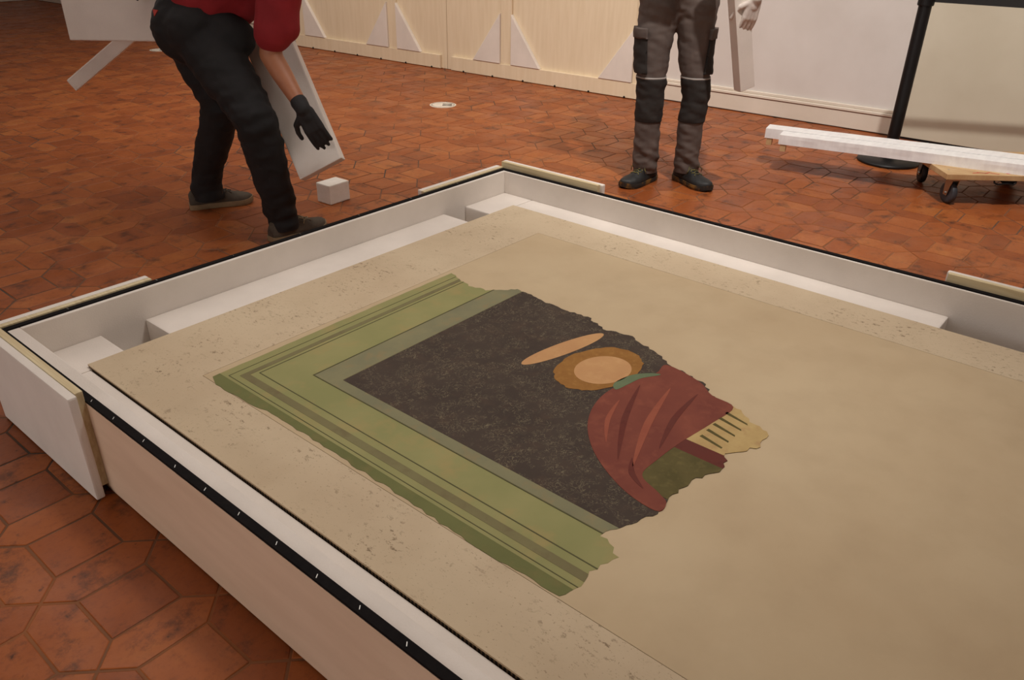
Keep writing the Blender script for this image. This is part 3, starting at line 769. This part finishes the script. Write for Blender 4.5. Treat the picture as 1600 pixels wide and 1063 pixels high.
def shoe(heel, toe, parent, upm, solem, lacem, tonguem, k=1.0, side=1):
    h, t = V((heel[0], heel[1], 0)), V((toe[0], toe[1], 0)); L = (t - h).length; d = (t - h).normalized(); s = V((-d.y, d.x, 0)) * side
    M = frame_matrix(h, d, s, (0, 0, 1)) if side > 0 else frame_matrix(h, d, V((-d.y, d.x, 0)), (0, 0, 1))
    W = [(0, .022), (.03, .030), (.12, .036), (.3, .036), (.5, .041), (.7, .049), (.82, .047), (.92, .036), (.98, .020), (1, .008)]
    H = [(0, .070), (.04, .088), (.15, .094), (.3, .098), (.42, .090), (.55, .076), (.7, .062), (.82, .055), (.92, .046), (.98, .036), (1, .028)]
    bend = lambda x: 0.010 * math.sin(PI * min(1, x)) * (1 if side > 0 else -1)
    lift = lambda x: max(0, x - 0.8) ** 2 * 0.25
    N = 26
    ub = bmesh.new(); rings = []
    for i in range(N + 1):
        x = i / N; wv, hv = interp(W, x) * k, interp(H, x) * k
        ring = []
        for j in range(13):
            a = PI * j / 12
            yy = math.copysign(abs(math.cos(a)) ** 0.75, math.cos(a)) * wv; zz = 0.016 + lift(x) + (hv - 0.016) * math.sin(a) ** 0.8
            ring.append(ub.verts.new(M @ V((x * L, yy * (1 if zz < 0.05 else 0.86) + bend(x), zz))))
        rings.append(ring)
    for a, b in zip(rings[:-1], rings[1:]):
        for j in range(12): ub.faces.new((a[j], a[j + 1], b[j + 1], b[j]))
        ub.faces.new((a[12], a[0], b[0], b[12]))
    ub.faces.new(rings[0]); ub.faces.new(rings[-1][::-1])
    so = finish(ub, 'shoe', upm, parent, True)
    sb = bmesh.new(); rings = []
    for i in range(N + 1):
        x = i / N; wv = interp(W, x) * k * 1.07 + 0.001; xx = (x - 0.5) * 1.025 + 0.5
        rings.append([sb.verts.new(M @ V((xx * L, yy * wv + bend(x), z + lift(x)))) for yy, z in ((-0.95, 0.001), (0.95, 0.001), (1, 0.012), (0.98, 0.026), (-0.98, 0.026), (-1, 0.012))])
    for a, b in zip(rings[:-1], rings[1:]):
        for j in range(6): sb.faces.new((a[j], a[(j + 1) % 6], b[(j + 1) % 6], b[j]))
    sb.faces.new(rings[0]); sb.faces.new(rings[-1][::-1])
    finish(sb, 'sole', solem, so)
    tb = bmesh.new()
    bm_box(tb, (-0.006, -0.026, 0), (0.006, 0.026, 0.05), 0.004, M @ Matrix.Translation((0.42 * L, bend(.4), 0.082)) @ Matrix.Rotation(-0.35, 4, 'Y'))
    finish(tb, 'tongue', tonguem, so, True)
    for i, x in enumerate((0.46, 0.52, 0.58, 0.64)):
        z = interp(H, x) * k; wv = interp(W, x) * 0.55
        pts = [M @ V(((x + 0.02 * (-1 if q % 2 else 1) * 0) * L + (0.010 if (q + i) % 2 else -0.004), (q / 4 - 0.5) * 2 * wv + bend(x), z + 0.002 - abs(q / 4 - 0.5) ** 2 * 0.03)) for q in range(5)]
        tube('lace', pts, 0.0028, lacem, so, 6)
    for sg in (-1, 1):
        pts = [M @ V((0.45 * L, bend(.45), 0.093 * k)), M @ V((0.48 * L, 0.03 * sg, 0.094 * k)), M @ V((0.53 * L, 0.045 * sg, 0.080 * k)), M @ V((0.50 * L, 0.05 * sg, 0.062 * k))]
        tube('lace', pts, 0.0024, lacem, so, 6)
    return so
def face_caps(c, f, up, k=1.0):
    c, f, up = V(c), V(f).normalized(), V(up); up = (up - f * up.dot(f)).normalized(); s = f.cross(up)
    caps = [(c + up * 0.03 - f * 0.015, 0.088, c + up * 0.02 + f * 0.012, 0.082, (s, 0.9)),
            (c - up * 0.03 + f * 0.02, 0.066, c - up * 0.085 + f * 0.045, 0.034, (s, 0.95)),
            (c + up * 0.012 + f * 0.092, 0.009, c - up * 0.022 + f * 0.108, 0.014),
            (c + up * 0.022 + f * 0.083 - s * 0.035, 0.010, c + up * 0.022 + f * 0.083 + s * 0.035, 0.010),
            (c - up * 0.055 + f * 0.080 - s * 0.018, 0.007, c - up * 0.055 + f * 0.080 + s * 0.018, 0.007)]
    for sg in (-1, 1):
        caps.append((c + s * sg * 0.083 + up * 0.012, 0.012, c + s * sg * 0.080 - up * 0.03, 0.010, (s, 0.5)))
    return caps
def face_bits(c, f, up, root, hairmat):
    c, f, up = V(c), V(f).normalized(), V(up); up = (up - f * up.dot(f)).normalized(); s = f.cross(up)
    hb = blob_mesh([(c + up * 0.062 - f * 0.045, 0.084, c + up * 0.078 + f * 0.022, 0.056, (s, 1.0)), (c - f * 0.055 + up * 0.02, 0.070, c - f * 0.055 - up * 0.03, 0.055)], 0.008, 3, lambda p: 0.004 * noise.noise(p * 60))
    put(hb, 'hair', hairmat, root)
    for sg in (-1, 1):
        e = bmesh.new(); bmesh.ops.create_icosphere(e, subdivisions=2, radius=0.0115, matrix=Matrix.Translation(c + f * 0.083 + s * sg * 0.032 + up * 0.002))
        put(e, 'eye', simple('eye_dark', (60, 44, 36), (230, 226, 220), 40, 0.2), root)
HAIR = simple('hair_dark', (44, 34, 28), (60, 46, 36), 80, 0.5)

# --- worker standing behind the crate
P2 = Matrix.Translation((3.806, 2.057, 0)) @ Matrix.Rotation(math.atan2(-0.7680146, 0.64043233), 4, 'Z')
GREYT = simple('grey_work_cloth', (98, 86, 80), (84, 73, 68), 9, 0.85, bscale=300, bstr=0.3, world=False)
BLACKT = simple('black_work_cloth', (34, 30, 28), (42, 37, 34), 14, 0.85, bscale=300, bstr=0.3, world=False)
PIPING = simple('reflective_piping', (150, 142, 136), None, 20, 0.5)
LEG1 = [((-0.142, 0.02, 0.90), 0.112), ((-0.158, 0.015, 0.80), 0.098), ((-0.163, 0.005, 0.66), 0.086), ((-0.160, -0.01, 0.47), 0.070), ((-0.158, 0.0, 0.30), 0.069), ((-0.150, 0.012, 0.12), 0.068), ((-0.147, 0.02, 0.03), 0.066)]
LEG2 = [((0.030, 0.02, 0.90), 0.112), ((0.040, 0.015, 0.80), 0.096), ((0.048, 0.005, 0.66), 0.083), ((0.078, -0.01, 0.47), 0.068), ((0.068, 0.005, 0.30), 0.068), ((0.076, 0.018, 0.12), 0.066), ((0.080, 0.025, 0.03), 0.066)]
thin = lambda ch, k: [(p, r * k) for p, r in ch]
def arm(sh, el, wr, k=1.0): return chain([(sh, 0.056 * k), (V(sh).lerp(V(el), .5), 0.048 * k), (el, 0.042 * k), (V(el).lerp(V(wr), .35), 0.040 * k), (wr, 0.026 * k)])
S2L, E2L, W2L = (0.145, 0.02, 1.42), (0.318, 0.0, 1.15), (0.240, -0.270, 0.958)
S2R, E2R, W2R = (-0.257, 0.02, 1.42), (-0.36, 0.0, 1.16), (-0.20, -0.19, 1.14)
HD2, FD2 = (-0.056, -0.015, 1.615), (0.25, -1, -0.35)
trunk = [((-0.056, 0.03, 0.95), 0.14), ((-0.056, 0.02, 1.12), 0.135), ((-0.056, 0.02, 1.30), 0.15)]
def with_flat(ch, ax, k): return [c + ((ax, k),) for c in chain(ch)]
body = blob_mesh(chain(thin(LEG1[:5], .72)) + [(LEG1[4][0], .045, V(LEG1[5][0]), .036)] + chain(thin(LEG2[:5], .72)) + [(LEG2[4][0], .045, V(LEG2[5][0]), .036)] + with_flat(trunk, (0, 1, 0), .72) + [((-0.20, 0.02, 1.40), 0.075, (0.09, 0.02, 1.40), 0.075)]
                 + chain([((-0.056, 0.02, 1.42), 0.062), ((-0.056, 0.01, 1.54), 0.058)]) + face_caps(HD2, FD2, (0, 0, 1)) + arm(S2L, E2L, W2L) + arm(S2R, E2R, W2R)
                 + [(W2L, .022, V(W2L) + V((-.003, -.001, -.03)), .014), (W2R, .022, V(W2R) + V((.027, -.01, -.003)), .014)], 0.009, 4)
p2 = put(body, 'person', SKIN, None)
p2.matrix_world = P2; MW[p2.name] = P2
tag(p2, 'person standing in grey work trousers with black knee patches, holding a white plank', 'person')
def tdisp(p):
    z = p.z; k = 0.0045 + 0.007 * math.exp(-((z - 0.13) / 0.09) ** 2) + 0.004 * math.exp(-((z - 0.45) / 0.1) ** 2) + 0.003 * math.exp(-((z - 0.85) / 0.06) ** 2)
    return k * (noise.noise(V((p.x * 9, p.y * 9, z * 26 + p.x * 14))) + 0.5 * noise.noise(V((p.x * 22, p.y * 22, z * 46))))
tr = blob_mesh(chain(LEG1) + chain(LEG2) + [((-0.125, 0.025, 0.94), 0.135, (0.013, 0.025, 0.94), 0.135, ((0, 1, 0), .8)), ((-0.056, 0.025, 1.0), 0.165, (-0.056, 0.025, 1.04), 0.16, ((0, 1, 0), .74))], 0.008, 5, tdisp,
               [(V((0, 0, 0.058)), V((0, 0, -1))), (V((0, 0, 1.06)), V((0, 0, 1)))])
tro = put(tr, 'trousers', GREYT, p2, keep=True)
for sgn in (-1, 1):
    mid = ((-0.05, 0, 0), (-sgn, 0, 0))
    xo = -0.158 if sgn < 0 else 0.048
    patch(tr, [mid, ((0, 0, 0.335), (0, 0, -1)), ((0, 0, 0.555), (0, 0, 1)), ((0, 0.028, 0), (0, 1, 0))], 0.0035, 0.004, 'knee_patch', BLACKT, tro, 'black knee patch')
    patch(tr, [mid, ((0, 0, 0.555), (0, 0, -1)), ((0, 0, 0.563), (0, 0, 1)), ((0, 0.028, 0), (0, 1, 0))], 0.004, 0.004, 'piping', PIPING, tro)
    patch(tr, [((xo + sgn * 0.045, 0, 0.66), (-sgn, 0, sgn * sgn * 0.08)), ((0, 0, 0.580), (0, 0, -1)), ((0, 0, 0.760), (0, 0, 1)), ((0, 0.07, 0), (0, 1, 0))], 0.014, 0.018, 'cargo_pocket', BLACKT, tro, 'black cargo pocket')
    patch(tr, [((xo + sgn * 0.040, 0, 0.66), (-sgn, 0, sgn * sgn * 0.08)), ((0, 0, 0.748), (0, 0, -1)), ((0, 0, 0.795), (0, 0, 1)), ((0, 0.075, 0), (0, 1, 0))], 0.019, 0.024, 'pocket_flap', GREYT, tro)
tr.free()
shirt = blob_mesh([((-0.056, 0.025, 1.0), 0.172, (-0.056, 0.02, 1.15), 0.16, ((0, 1, 0), .75)), ((-0.056, 0.02, 1.15), 0.16, (-0.056, 0.02, 1.30), 0.172, ((0, 1, 0), .72)), ((-0.22, 0.02, 1.39), 0.088, (0.11, 0.02, 1.39), 0.088, ((0, 1, 0), .95))]
                  + chain([(S2L, .078), (V(S2L).lerp(V(E2L), .7), .068)]) + chain([(S2R, .078), (V(S2R).lerp(V(E2R), .7), .068)]), 0.009, 5, lambda p: 0.005 * noise.noise(V((p.x * 10, p.y * 10, p.z * 16))), [(V((0, 0, 0.965)), V((0, 0, -1)))])
put(shirt, 'shirt', simple('charcoal_shirt', (58, 54, 54), (66, 62, 62), 8, 0.9, world=False), p2)
GLOVEW = simple('white_glove', (214, 204, 196), (198, 186, 178), 30, 0.8, bscale=200, world=False)
put(blob_mesh(hand_caps(W2L, (-0.16, 0.10, -1), (-0.35, 0.90, 0), -1, 1.06, 0.16) + [(V(W2L) + V((0.01, 0.01, 0.03)), 0.032, W2L, 0.030)], 0.0045, 3), 'glove', GLOVEW, p2)
put(blob_mesh(hand_caps(W2R, (0.9, -0.35, -0.1), (0.2, 0.9, -0.3), 1, 1.0, 0.30) + [(V(W2R) + V((-0.02, 0.01, 0.0)), 0.032, W2R, 0.030)], 0.0045, 3), 'glove', GLOVEW, p2)
face_bits(HD2, FD2, (0, 0, 1), p2, HAIR)
def l2w(p): return P2 @ V(p)
BSHOE = simple('black_shoe', (24, 24, 25), (34, 34, 34), 24, 0.6, bscale=120)
YSOLE = simple('ochre_sole', (118, 84, 34), (36, 32, 28), 14, 0.7, lo=0.45, hi=0.55)
YLACE = simple('yellow_lace', (120, 112, 60), (48, 46, 38), 30, 0.7)
shoe(l2w((-0.088, 0.075, 0)), l2w((-0.285, -0.125, 0)), p2, BSHOE, YSOLE, YLACE, BSHOE, 1.05)
shoe(l2w((0.042, 0.095, 0)), l2w((0.178, -0.160, 0)), p2, BSHOE, YSOLE, YLACE, BSHOE, 1.05, -1)
# plank held by the standing worker
pa, pc = V((0.272, -0.185, 0.54)), V((0.088, -0.300, 1.26))
ax_ = (pc - pa).normalized(); nf = V((0.42, -0.91, 0)); nf = (nf - ax_ * nf.dot(ax_)).normalized(); wd_ = ax_.cross(nf)
FP2 = P2 @ frame_matrix(pa, wd_, nf, ax_)
pk_ = thing('foam_plank', 'white foam plank held upright by the gloved standing worker', 'foam plank', P2 @ pa)
box('plank', (-0.043, -0.027, 0), (0.043, 0.027, (pc - pa).length), FOAM, pk_, 0.003, FP2)
box('wooden_strip', (-0.006, -0.048, 0.006), (0.020, -0.0275, 0.30), PINE, pk_, 0.001, FP2) if False else box('wooden_strip', (0.010, -0.050, 0.012), (0.050, -0.0275, (pc - pa).length - 0.02), PINE, pk_, 0.001, FP2)

# --- worker bending over beside the crate
O1 = V((1.90, 3.20, 0)); P1 = Matrix.Translation(O1)
L_ = lambda p: V(p) - O1
rhip, rknee, rank = L_((1.818, 3.185, .83)), L_((1.800, 2.855, .545)), L_((1.905, 2.915, .09))
lhip, lknee, lank = L_((1.868, 3.375, .82)), L_((1.900, 3.270, .54)), L_((1.903, 3.520, .10))
belly, chest, neck, head = L_((1.905, 3.165, 1.0)), L_((2.0, 2.98, 1.15)), L_((2.08, 2.85, 1.235)), L_((2.165, 2.735, 1.26))
rsh, relb, rwri = L_((1.974, 2.80, 1.10)), L_((1.905, 2.855, .785)), L_((1.900, 2.672, .602))
lsh, lelb, lwri = L_((2.10, 3.14, 1.12)), L_((2.09, 3.46, 1.07)), L_((1.975, 3.70, 1.035))
hdir1 = V((0.055, -0.062, -0.18))
FDIR, FUP = (0.45, -0.45, -0.78), (0.45, -0.6, 0.65)
JR = [(rhip, 0.122), (rhip.lerp(rknee, .5), 0.108), (rknee, 0.086), (rknee.lerp(rank, .35), 0.084), (rknee.lerp(rank, .75), 0.072), (rank + V((0, 0, .02)), 0.068), (rank - V((0, 0, .06)), 0.066)]
JL = [(lhip, 0.118), (lhip.lerp(lknee, .5), 0.104), (lknee, 0.082), (lknee.lerp(lank, .4), 0.078), (lank + V((0, 0, .05)), 0.070), (lank - V((0, 0, .06)), 0.072)]
body = blob_mesh(chain(thin(JR[:5], .72)) + [(JR[4][0], .045, JR[5][0] + V((0, 0, .02)), .036)] + chain(thin(JL[:4], .72)) + [(JL[3][0], .045, JL[4][0] + V((0, 0, .0)), .036)] + [(rhip, .09, lhip, .09), ((rhip + lhip) / 2, .11, belly, .12), (belly, .12, chest, .13), (rsh, .07, lsh, .07), (chest, .10, neck, .06), (neck, .056, head, .056)]
                 + face_caps(head, FDIR, FUP) + arm(rsh, relb, rwri, 1.04) + arm(lsh, lelb, lwri) + [(rwri, .022, rwri + hdir1 * .15, .014), (lwri, .022, lwri + V((-.018, .018, -.013)), .014)], 0.009, 4)
p1 = put(body, 'person', SKIN, None); p1.matrix_world = P1; MW[p1.name] = P1
tag(p1, 'person in red T-shirt and dark jeans bending over with foam pieces in both hands', 'person')
JEANS = simple('dark_jeans', (17, 16, 18), (24, 22, 24), 12, 0.85, bscale=300, bstr=0.3, world=False)
def jdisp(p):
    z = p.z; k = 0.005 + 0.007 * math.exp(-((z - 0.13) / 0.1) ** 2) + 0.006 * math.exp(-((z - 0.55) / 0.12) ** 2)
    return k * (noise.noise(V((p.x * 9, p.y * 9, z * 24 + p.y * 12))) + 0.5 * noise.noise(V((p.x * 22, p.y * 22, z * 44))))
jn = blob_mesh(chain(JR) + chain(JL) + [(rhip + V((-.01, 0.01, .03)), .135, lhip + V((-.02, 0, .03)), .135), ((rhip + lhip) / 2 + V((-.02, .0, .03)), .155, belly + V((-.03, 0.03, -.03)), .150),
               (rhip + V((.05, -.10, .03)), .085, rhip + V((.07, -.14, .0)), .075)], 0.009, 5, jdisp, [(V((0, 0, 0.048)), V((0, 0, -1)))])
jo = put(jn, 'jeans', JEANS, p1)
bm = bmesh.new(); bm_prism(bm, [(-0.022, 0.012), (0.022, 0.012), (0.0, -0.014)], -0.001, 0.003)
REDS = simple('red_shirt', (148, 28, 36), (132, 22, 30), 9, 0.85, bscale=250, bstr=0.2, world=False)
sh = blob_mesh([(belly + V((-.035, .035, -.005)), .158, chest, .158), (belly + V((.01, -.01, 0)), .12, chest + V((-.03, 0, -.05)), .12), (belly + V((.03, -.06, -.06)), .085, chest + V((-.02, .0, -.12)), .080),
                (rsh, .092, lsh, .092), (chest, .13, neck - V((.03, -.04, .03)), .085)]
               + chain([(rsh, .092), (rsh.lerp(relb, .75), .078)]) + chain([(rsh.lerp(relb, .4), .08), (rsh.lerp(relb, .62) + V((.02, -.035, -.02)), .06)]) + chain([(lsh, .088), (lsh.lerp(lelb, .6), .074)]), 0.009, 5,
               lambda p: 0.007 * noise.noise(V((p.x * 9 + p.z * 5, p.y * 9, p.z * 9))))
bv = BVHTree.FromBMesh(sh)
so_ = put(sh, 'shirt', REDS, p1)
GLOVEB = simple('black_glove', (26, 25, 27), (34, 32, 34), 30, 0.75, world=False)
put(blob_mesh(hand_caps(rwri, hdir1, (.70, .62, .0), -1, 1.05, 0.18) + [(rwri.lerp(relb, .12), 0.034, rwri, 0.031)], 0.0045, 3), 'glove', GLOVEB, p1)
put(blob_mesh(hand_caps(lwri, (-0.62, 0.62, -0.45), (0.15, -0.25, -0.9), 1, 1.05, 0.25) + [(lwri.lerp(lelb, .12), 0.034, lwri, 0.031)], 0.0045, 3), 'glove', GLOVEB, p1)
face_bits(head, FDIR, FUP, p1, HAIR)
# red tag sewn on the back of the jeans
bvj = BVHTree.FromObject(jo, bpy.context.evaluated_depsgraph_get())
co = L_((1.70, 3.285, .915)); hit = bvj.find_nearest(co)
nrm = hit[1]; up_ = V((0, 0, 1)); xx = up_.cross(nrm).normalized(); yy = nrm.cross(xx)
bm.transform(P1 @ frame_matrix(hit[0], xx, yy, nrm)); finish(bm, 'red_tag', simple('red_label', (178, 60, 52), None, 20, 0.7), jo)
GSHOE = simple('grey_suede', (84, 74, 62), (72, 62, 52), 30, 0.85, bscale=150)
TSOLE = simple('tan_sole', (150, 126, 94), (128, 106, 78), 20, 0.7)
GLACE = simple('pale_lace', (164, 150, 122), (120, 108, 86), 40, 0.8)
shoe((1.825, 3.567), (2.092, 3.445), p1, GSHOE, TSOLE, simple('dark_lace', (74, 64, 54), None, 20, 0.8), GSHOE, 1.02)
shoe((1.830, 2.912), (2.112, 2.900), p1, GSHOE, TSOLE, GLACE, GSHOE, 1.02, -1)
# foam pieces the bending worker carries
def foam_bar(p, q, wv, wd, th, name, label, nrm):
    p, q = V(p), V(q); a = (q - p).normalized(); n = V(nrm); n = (n - a * n.dot(a)).normalized(); s = a.cross(n)
    root = thing(name, label, 'foam plank', q if q.z < p.z else p)
    box('foam_bar', (-wd / 2, -th / 2, 0), (wd / 2, th / 2, (q - p).length), FOAM, root, 0.006, frame_matrix(p, s, n, a))
    return root
foam_bar((1.695, 4.125, 0.865), (1.985, 3.777, 0.865), 0, 0.255, 0.075, 'foam_slab', 'thick white foam slab carried behind the bending worker in red', (-0.77, -0.64, 0))
foam_bar((1.689, 4.249, 0.512), (1.953, 3.935, 0.800), 0, 0.062, 0.030, 'foam_strip', 'narrow white foam strip hanging diagonally below the carried foam slab', (-0.77, -0.64, 0))
foam_bar((2.055, 3.095, 0.830), (1.982, 2.695, 0.335), 0, 0.205, 0.045, 'foam_plank', 'white foam plank dangling from the black-gloved hand of the bending worker', (-0.77, -0.64, 0))
